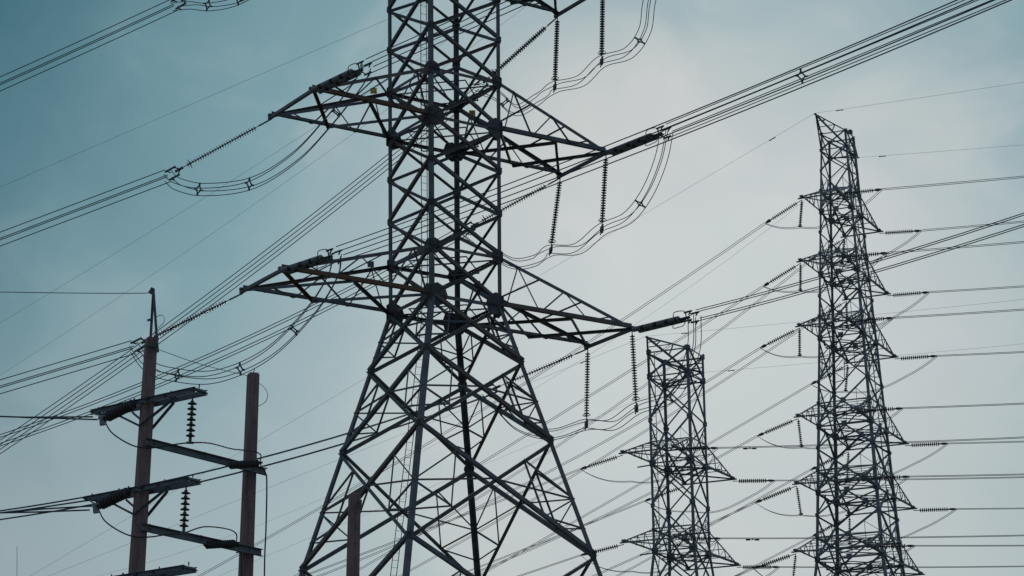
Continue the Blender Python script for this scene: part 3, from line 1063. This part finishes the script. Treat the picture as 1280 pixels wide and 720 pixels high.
def far_side(pyl, tips, Lp, Rp, ordn, which, azl, azr, hang, sag_z, cut):
    gi, gw = 'insulator strings of the ' + which, 'wire pairs of the ' + which
    for (b, s), (spx, wpx) in Lp.items():
        kf, kn = ('L', 'F') if s < 0 else ('B', 'R')
        side = 'near' if s < 0 else 'rear'
        if spx[1] > 725 and Rp[b, s][0][1] > 715:
            continue                          # below the picture
        tl, tr = tips[b, s][kf], tips[b, s][kn]
        d = unit(on_plane(tl, azl, *spx) - tl)
        low = spx[1] > 725
        o = None if low else use(FAR_T)
        if o:
          aim(o, tl, d)
          tag(o, 'dark insulator sloping left from the %s %s crossarm of the %s' % (ordn[b], side, which), 'insulator', gi)
        e1 = tl + d * LEN_FT
        pts = span(e1, azl, wpx, cut, 34, sag=None if len(wpx) > 2 else 0.0008)
        if not low:
          bundle('conductor_pair', 'two thin wires falling left from the %s %s crossarm of the %s' % (ordn[b], side, which), 'power line', gw, pts, TW, 0.021, 'wire', n=4)
        wr = Rp[b, s]
        d = unit(on_plane(tr, azr, *wr[0]) - tr)
        o = use(FAR_T)
        aim(o, tr, d)
        tag(o, 'dark level insulator pointing right from the %s %s crossarm of the %s' % (ordn[b], side, which), 'insulator', gi)
        e2 = tr + d * LEN_FT
        pts = span(e2, azr, wr, 60, 20, sag=0.0006)
        dm = (0.037,) if (which.startswith('short') and s < 0) else ()
        bundle('conductor_pair', 'two thin wires running right from the %s %s crossarm of the %s' % (ordn[b], side, which), 'power line', gw, pts, TW, 0.022, 'wire', dampers=dm, dsz=0.7, n=4)
        if hang:
            q = tl + big.D(0, 0) + V(random.uniform(-0.25, 0.3), 0, -1)
            dd = unit(V(random.uniform(-0.16, 0.12), 0.02, -1))
            o = use(FAR_H)
            aim(o, tl, dd, pyl.D(0, 1))
            tag(o, 'short dark insulator hanging from the %s %s crossarm of the %s' % (ordn[b], side, which), 'insulator', gi)
            hb = tl + dd * LEN_FH
        else:
            hb = tl.lerp(tr, 0.15) + V(0, 0, -sag_z)
        pts = []
        for i in range(9):
            t = i / 9
            p = e1.lerp(hb, t)
            p.z = hb.z + (e1.z - hb.z) * (1 - t) ** 2.4
            pts.append(p)
        for i in range(19):
            t = i / 18
            p = hb.lerp(e2, t)
            p.z = hb.z - 0.35 * math.sin(math.pi * min(1, t * 1.5)) * (1 - t) + (e2.z - hb.z) * t ** 2.6
            pts.append(p)
        bundle('jumper_pair', 'slack wire loop under the %s %s crossarm of the %s' % (ordn[b], side, which), 'jumper wire',
               'jumper loops of the ' + which, pts, TW, 0.02, 'wire', n=4)


far_side(tall, RT, RL, RR, ORD, 'tall slender pylon', rad(-68), rad(110), True, 2.0, 110)
far_side(short, MT, ML, MR, ORM, 'shorter far pylon', rad(-76), rad(110), False, 1.9, 90)


def earth(label, tip, az, px, length, r=0.014, sag=None, dampers=(), mat='thin_wire', grp='thin earth wires'):
    pts = span(Vector(tip), az, px, length, 40, sag)
    bundle('earth_wire', label, 'earth wire', grp, pts, [(0, 0)], r, mat, dampers=dampers, dsz=0.4, n=4)


earth('single thin wire falling left from the pointed top of the tall slender pylon', RP[-1], rad(-66), [(987, 162), (804, 264), (448, 480), (325, 550)], 130, 0.009, dampers=(0.025,))
earth('single thin wire falling left from the rear horn of the tall slender pylon', RP[1], rad(-66), [(977, 272), (869, 358), (700, 465)], 130, 0.009)
earth('single thin wire rising right from the pointed top of the tall slender pylon', RP[-1], rad(110), [(1060, 134), (1280, 103)], 60, 0.009, 0.0003, (0.03,))
earth('single thin wire running right from the rear horn of the tall slender pylon', RP[1], rad(110), [(1100, 195), (1280, 181)], 60, 0.009, 0.0003, (0.03,))
earth('single thin wire falling left from the near top corner of the shorter far pylon', MP[-1], rad(-74), [(740, 447), (698, 461), (392, 588)], 100, 0.009, dampers=(0.045,))
earth('single thin wire falling left from the rear top corner of the shorter far pylon', MP[1], rad(-74), [(766, 512), (560, 600)], 100, 0.008)
earth('single thin wire running right from the near top corner of the shorter far pylon', MP[-1], rad(110), [(865, 415), (994, 403)], 70, 0.008, 0.0003, (0.04,))
earth('single thin wire running right from the rear top corner of the shorter far pylon', MP[1], rad(110), [(905, 465), (1010, 454)], 70, 0.008, 0.0003, (0.03,))
# earth wires of the huge pylon, from peaks above the picture
pk = big.W(-9.0, 0, Z[11])
earth('thin grey wire rising from the left edge to meet the huge pylon near its top', on_plane(big.W(0, 2.6, 69.3), rad(-50), 600, -26), rad(-50), [(480, 26), (240, 130), (0, 234)], 150, 0.009)
q0 = at(700, -45, 152.0)
earth('thin faint wire falling left beneath the loop of the middle left crossarm', q0, rad(-50), [(342, 190), (267, 241), (0, 404)], 190, 0.009, 0.0)
q0 = at(760, -70, 154.0)
earth('thin faint wire falling left, crossing just above the peaked concrete pole', q0, rad(-45), [(350, 226), (280, 279), (80, 420), (0, 471)], 200, 0.009, 0.0)

# ------------------------------------------------------------------ concrete poles of the smaller line
YL, YR = 60.0, 63.4
GP = 'square concrete poles'


def pole(label, top_px, low_px, y, w0, w1, yaw=25):
    top, low = at(*top_px, y), at(*low_px, y)
    d = (low - top) / (low.z - top.z)
    foot = top - d * top.z
    root = tag(empty('concrete_pole', (foot.x, foot.y, 0)), label, 'utility pole', GP)
    cy, sy = math.cos(rad(yaw)), math.sin(rad(yaw))
    ring = lambda c, hw, ch=0.12: [c + V(a * cy - b * sy, a * sy + b * cy, 0) * hw for a, b in
                                   ((-1 + ch, -1), (1 - ch, -1), (1, -1 + ch), (1, 1 - ch), (1 - ch, 1), (-1 + ch, 1), (-1, 1 - ch), (-1, -1 + ch))]
    m = MB()
    n = 14
    cs = [foot.lerp(top, i / n) for i in range(n + 1)]
    ws = [w1 + (w0 - w1) * i / n for i in range(n + 1)]
    k = 8
    for c, wv in zip(cs, ws):
        m.v += [tuple(p) for p in ring(c, wv)]
    m.v += [tuple(p) for p in ring(top + V(0, 0, 0.05), w0 * 0.86)]
    for i in range(n + 1):
        for j in range(k):
            m.f.append((i * k + j, i * k + (j + 1) % k, (i + 1) * k + (j + 1) % k, (i + 1) * k + j))
    m.f.append(tuple((n + 1) * k + j for j in range(k)))
    m.build('shaft', 'concrete', root, (foot.x, foot.y, 0))
    m = MB()
    for z in np.arange(top.z - 0.5, top.z - 7.5, -0.42):
        c = foot.lerp(top, z / top.z)
        hw = w1 + (w0 - w1) * z / top.z
        sd = 1 if int(z * 10) % 2 else -1
        m.tube([c + V(sy * hw, -cy * hw, 0), c + V(sy, -cy, 0) * (hw + 0.03)], 0.012, 5)
    m.build('step_sockets', 'fitting', root, (foot.x, foot.y, 0))
    return root, top, d


pl, topL, dL = pole('tall concrete pole at the left topped by two steel peak struts', (189, 425), (170.5, 720), YL, 0.132, 0.245)
pr, topR, dR = pole('plain-topped concrete pole right of the peaked one, joined to it by beams', (316.5, 469), (307, 720), YR, 0.135, 0.215)
p3, top3, d3 = pole('bare concrete pole top standing before the legs of the huge pylon', (443.3, 619), (441, 720), 66.0, 0.135, 0.20)
# the peak of the left pole
pkt = at(190.5, 364, YL)
orgL = (pl.location.x, pl.location.y, 0)
for px, py in ((186.5, 424), (196.5, 424)):
    b = at(px, py, YL - 0.14)
    m = MB().angle(b - V(0, 0, 0.35), pkt + V(0, 0, 0.02), 0.06, V(1, 0, 0), V(0, -1, 0))
    m.build('peak_strut', 'channel', pl, orgL)
m = MB()
for z in (0.2,):
    m.bar(topL + V(-0.10, -0.17, -z), topL + V(0.17, -0.17, -z), 0.04, 0.05)
m.bar(pkt + V(-0.06, 0, -0.06), pkt + V(0.02, 0, 0.08), 0.06, 0.10)
bq = at(184, 400.5, YL - 0.1)
m.bar(bq, bq + V(0.13, 0, 0.03), 0.04, 0.05)
m.build('peak_fitting', 'fitting', pl, orgL)
m = MB().tube(spline([at(195, 412, YL - 0.2), at(203, 405, YL - 0.25), at(206, 399, YL - 0.25), at(202, 394, YL - 0.2), at(195, 396, YL - 0.1)], 6), 0.008, 4)
m.build('bonding_lead', 'cable', pl, orgL)
orgR = (pr.location.x, pr.location.y, 0)
m = MB().tube(spline([at(322, 478, YR - 0.15), at(329, 483, YR - 0.2), at(334.5, 492, YR - 0.2), at(332, 502, YR - 0.2), at(322.5, 508, YR - 0.15)], 6), 0.009, 4)
m.build('bonding_lead', 'cable', pr, orgR)
m = MB().tube([at(316, 468, YR), at(318.5, 461, YR)], 0.012, 5)
m.build('top_pin', 'fitting', pr, orgR)
o3 = (p3.location.x, p3.location.y, 0)
m = MB().bar(at(451, 625, 65.8), at(450, 634, 65.8), 0.07, 0.07)
m.bar(at(447, 628, 65.8), at(452, 628, 65.8), 0.05, 0.05)
m.build('top_bracket', 'fitting', p3, o3)

GA = 'steel side arms on the left pole'


def pole_at(v, top, d, y):
    """centre of a pole at the picture height v"""
    p = Vector(top)
    for _ in range(12):
        r_ = EYE + (p - EYE)
        rel = p - EYE
        vv = 360 - F_PX * rel.dot(UPV) / rel.dot(FWD)
        dz = (vv - v) * y / F_PX
        p = p + d * dz
    return p


def side_arm(lpx, rpx, cv, label):
    """double channel arm clamped round the left pole: far end left, near end right"""
    c = pole_at(cv, topL, dL, YL)
    pa = at(*lpx, YL * 1.0185)
    pb = at(*rpx, YL * 0.9815)
    pa.z = pb.z = (pa.z + pb.z) / 2
    ax = unit(pb - pa)
    sd = V(ax.y, -ax.x, 0)
    if sd.y > 0:
        sd = -sd                              # towards the camera
    root = tag(empty('side_arm', c), label, 'crossarm', GA)
    for s in (1, -1):
        off = sd * (0.185 * s)
        MB().channel(pa + off, pb + off, 0.13, 0.06, sd * s).build('channel_beam', 'channel', root, c)
    m = MB()
    for t in (0.015, 0.28, 0.72, 0.985):
        q = pa.lerp(pb, t)
        m.bar(q - sd * 0.29, q + sd * 0.29, 0.035, 0.035)
        m.bar(q + V(0, 0, 0.08), q + V(0, 0, 0.17), 0.03, 0.03, (1, 0, 0))
    m.build('tie_bolts', 'fitting', root, c)
    for e in (pa, pb):
        m = MB().bar(e - sd * 0.185 + V(0, 0, 0.02), e + sd * 0.185 + V(0, 0, 0.02), 0.03, 0.05)
        m.build('end_strap', 'channel', root, c)
    m = MB()
    for d_ in (-0.21, 0.21):
        q = c + ax * d_
        q.z = pa.z
        m.bar(q + sd * 0.25 - V(0, 0, 0.10), q + sd * 0.25 + V(0, 0, 0.10), 0.06, 0.012, sd)
        m.bar(q + sd * 0.26, q + sd * 0.34, 0.035, 0.035)
        m.bar(q - sd * 0.27, q + sd * 0.27, 0.022, 0.022)
    m.build('pole_clamp', 'fitting', root, c)
    for t, s in ((0.82, 1), (0.70, -1), (0.20, 1), (0.30, -1)):
        q = pa.lerp(pb, t) + sd * (0.19 * s) - V(0, 0, 0.07)
        tgt = c + sd * (0.2 * s) - V(0, 0, 0.60)
        MB().angle(q, tgt, 0.055, V(0, 0, -1), sd).build('brace', 'channel', root, c)
    return pa, pb, sd, c


def cross_beam(v, lpx, rpx, label):
    pa, pb = at(*lpx, YL), at(*rpx, YR)
    z = (pa.z + pb.z) / 2
    pa.z = pb.z = z
    ax = unit(pb - pa)
    sd = V(ax.y, -ax.x, 0)
    if sd.y > 0:
        sd = -sd
    c = pa.lerp(pb, 0.5)
    root = tag(empty('cross_beam', c), label, 'crossarm', 'beams between the two poles')
    off = sd * 0.20
    MB().channel(pa + off - ax * 0.12, pb + off + ax * 0.22, 0.19, 0.09, sd).build('channel_beam', 'channel', root, c)
    m = MB()
    for t in (0.05, 0.5, 0.94):
        q = pa.lerp(pb, t)
        m.bar(q - sd * (0.24 if t in (0.05, 0.94) else -0.15), q + sd * 0.24, 0.03, 0.03)
        m.bar(q + sd * 0.2 + V(0, 0, 0.06), q + sd * 0.2 + V(0, 0, 0.13), 0.03, 0.03, (1, 0, 0))
    m.build('tie_bolts', 'fitting', root, c)
    return pa, pb, sd


POLE_DISC, LEN_PH = None, 0


def pole_string(name, n, p, r, link):
    root = empty(name)
    kid(root, MB().bar((0, 0, 0.02), (0, 0, -link), 0.03, 0.03).build('link_plate', 'fitting', root))
    m = MB()
    m.lathe([(0.02, 0), (0.042, -0.005), (0.046, -0.05), (r * 0.85, -0.062), (r, -0.078), (r * 0.97, -0.09), (0.05, -0.085), (0.03, -0.10), (0.02, -p)], (0, 0, 0), (0, 0, 1), 14)
    me = bpy.data.meshes.new('disc')
    me.from_pydata(m.v, [], m.f)
    me.materials.append(MAT['dark_disc'])
    for i in range(n):
        obj_of('disc', me, root, (0, 0, -link - i * p))
    z = -link - n * p
    m = MB().bar((0, 0, z + 0.02), (0, 0, z - 0.13), 0.05, 0.06)
    m.bar((-0.09, 0, z - 0.12), (0.09, 0, z - 0.12), 0.06, 0.05)
    kid(root, m.build('clamp', 'fitting', root))
    return root, -(z - 0.12)


PH, LEN_PH = pole_string('hanging_insulator', 7, 0.135, 0.118, 0.10)
PS, LEN_PS = pole_string('strain_insulator', 10, 0.095, 0.138, 0.05)
PB, LEN_PB = pole_string('strain_insulator', 14, 0.068, 0.105, 0.03)

arm_data = [((121, 517.5), (251, 488.5), 504, 'upper', (242, 497)), ((113, 625.5), (243, 600.5), 614, 'lower', (236, 607)), ((102, 734), (238, 709), 722, 'bottom', None)]
HBOT, CLAMP = {}, {}
for lpx, rpx, cv, nm, hpx in arm_data:
    pa, pb, sd, c = side_arm(lpx, rpx, cv, {'upper': 'uppermost braced steel side arm crossing the peaked concrete pole',
                                            'lower': 'second braced steel side arm down the peaked concrete pole',
                                            'bottom': 'lowest steel side arm, cut by the bottom edge beside the peaked pole'}[nm])
    if hpx is None:
        continue
    t = pa.lerp(pb, 0.925) - V(0, 0, 0.10)
    o = use(PH)
    aim(o, t, V(-0.03, 0.0, -1), V(1, 0, 0))
    tag(o, 'string of seven dark discs hanging from the right end of the %s side arm' % nm, 'insulator', 'disc strings on the pole line')
    HBOT[nm] = t + unit(V(-0.03, 0, -1)) * LEN_PH
    st = c + sd * 0.27 + unit(pa - pb) * 0.12 - V(0, 0, 0.02)
    en = at(127 if nm == 'upper' else 118, 525 if nm == 'upper' else 635, YL * 1.01)
    o = use(PS)
    aim(o, st, en - st)
    tag(o, 'dark disc string lying under the left half of the %s side arm' % nm, 'insulator', 'disc strings on the pole line')
    CLAMP[nm] = st + unit(en - st) * (LEN_PS + 0.05)
BEAM = {}
for v, lpx, rpx, nm in ((575, (178, 554), (317.5, 590.5), 'upper'), (677, (172.5, 661.5), (312, 690.5), 'lower')):
    pa, pb, sd = cross_beam(v, lpx, rpx, '%s steel beam bolted between the two concrete poles' % nm)
    q0 = at(*((285, 582) if nm == 'upper' else (255, 681.5)), YR - 1.7)
    q1 = at(*((327, 578.5) if nm == 'upper' else (298, 679)), YR - 0.85)
    d = unit(q1 - q0)
    o = use(PB)
    aim(o, q0, d)
    tag(o, 'dark disc string lying on the right end of the %s beam' % nm, 'insulator', 'disc strings on the pole line')
    BEAM[nm] = q0 + d * LEN_PB


def cable(label, pts, r, per=8, cat='cable', mat='cable', name='jumper_cable', group='cables of the pole line'):
    return tag(MB().tube(spline(pts, per), r, 6).build(name, mat, None, tuple(pts[0]), smooth=True), label, cat, group)


cu, cl_ = CLAMP['upper'], CLAMP['lower']
cable('black cable looping from the upper left clamp under the hanging discs to the right pole',
      [cu, at(140, 541, YL), at(165, 556.5, YL - 0.3), at(188, 560, YL - 0.35), at(215, 556, YL - 0.4), HBOT['upper'], at(262, 554, YL - 0.2), at(290, 561, YL + 1.5), at(316, 564, YR - 0.4), at(326, 569, YR - 0.45), BEAM['upper']], 0.018)
cable('black cable looping from the lower left clamp under the hanging discs to the lower beam',
      [cl_, at(132, 652, YL), at(158, 668, YL - 0.3), at(182, 671.5, YL - 0.35), at(210, 668, YL - 0.4), HBOT['lower'], at(255, 658.5, YL + 0.2), at(283, 661, YL + 1.5), at(295, 667, YR - 0.4), BEAM['lower']], 0.018)
bx = BEAM['upper']
cable('black cable dropping straight down beside the right concrete pole', [bx, at(331.5, 590, YR - 0.4), at(333.5, 605, YR - 0.4), at(332.5, 660, YR - 0.4), at(330.5, 720, YR - 0.4), at(330, 900, YR - 0.4)], 0.020)
cable('black cable dropping from the lower beam in front of the right pole', [BEAM['lower'], at(301, 690, YR - 0.45), at(301.5, 720, YR - 0.45), at(301, 900, YR - 0.4)], 0.018)
azw = rad(-100)
for nm, sts in (('upper', [('upper wire of the two running left from the upper side arm', (116, 521), (30, 521.5), (0, 520.5)),
                           ('lower wire of the two running left from the upper side arm', (122, 524.5), (60, 522.5), (0, 520.5))]),
                ('lower', [('highest of three wires running left from the lower side arm', (113, 625), (30, 637.5), (0, 641)),
                           ('middle of three wires running left from the lower side arm', (116, 632.5), (50, 636.5), (0, 641)),
                           ('lowest of three wires running left from the lower side arm', (112, 637.5), (45, 640), (0, 641))])):
    for lb, p1, p2, p3_ in sts:
        y0 = YL * 1.012
        a, b, c3 = at(*p1, y0), at(*p2, y0 - 1), at(*p3_, y0 - 1.5)
        far = c3 + (c3 - b) * (12 / max((c3 - b).length, 0.1))
        cable(lb, [a, b, c3, far], 0.020, 6, 'wire', 'wire', 'line_wire', 'wires running left from the poles')
for nm in ('upper', 'lower'):
    m = MB()
    c0 = CLAMP[nm]
    m.bar(c0 + V(-0.13, 0, 0.05), c0 + V(0.1, 0, -0.02), 0.10, 0.10)
    m.bar(c0 + V(-0.05, 0, 0.08), c0 + V(-0.02, 0, -0.16), 0.12, 0.14)
    m.bar(c0 + V(0.0, 0, 0.05), at(116 if nm == 'upper' else 110, 517 if nm == 'upper' else 625, YL * 1.012), 0.03, 0.03)
    tag(m.build('wire_clamp', 'pale_steel', None, tuple(c0)), 'pale metal wire clamp at the left end of the %s side arm' % nm, 'clamp', 'wire clamps')
cable('thin level wire running left from the steel peak of the tall concrete pole', [pkt + V(-0.03, 0, -0.02), at(176, 366.5, YL), at(90, 366.3, YL), at(0, 365, YL), at(-200, 362, YL)], 0.010, 6, 'wire', 'wire', 'earth_wire', 'wires running left from the poles')
cable('thin wire sloping from the peaked pole top to the plain pole top', [topL + V(0.1, -0.15, -0.25), at(250, 455, 61), topR + V(-0.1, -0.1, -0.05)], 0.009, 8, 'wire', 'wire', 'bonding_wire')

# ------------------------------------------------------------------ far roof aerial by the lower left corner, with a treetop at its foot
ab = at(21, 1128, 200.0)
ab.z = 0
m = MB().tube([V(ab.x, ab.y, 0), V(ab.x + 0.1, ab.y, 8), at(21.3, 683, 200.0)], [0.12, 0.07, 0.02], 6)
aer = m.build('antenna_mast', 'fitting', None, tuple(ab))
tag(aer, 'thin whip antenna mast far off in the lower left corner', 'antenna')

print('objects', len(bpy.data.objects))
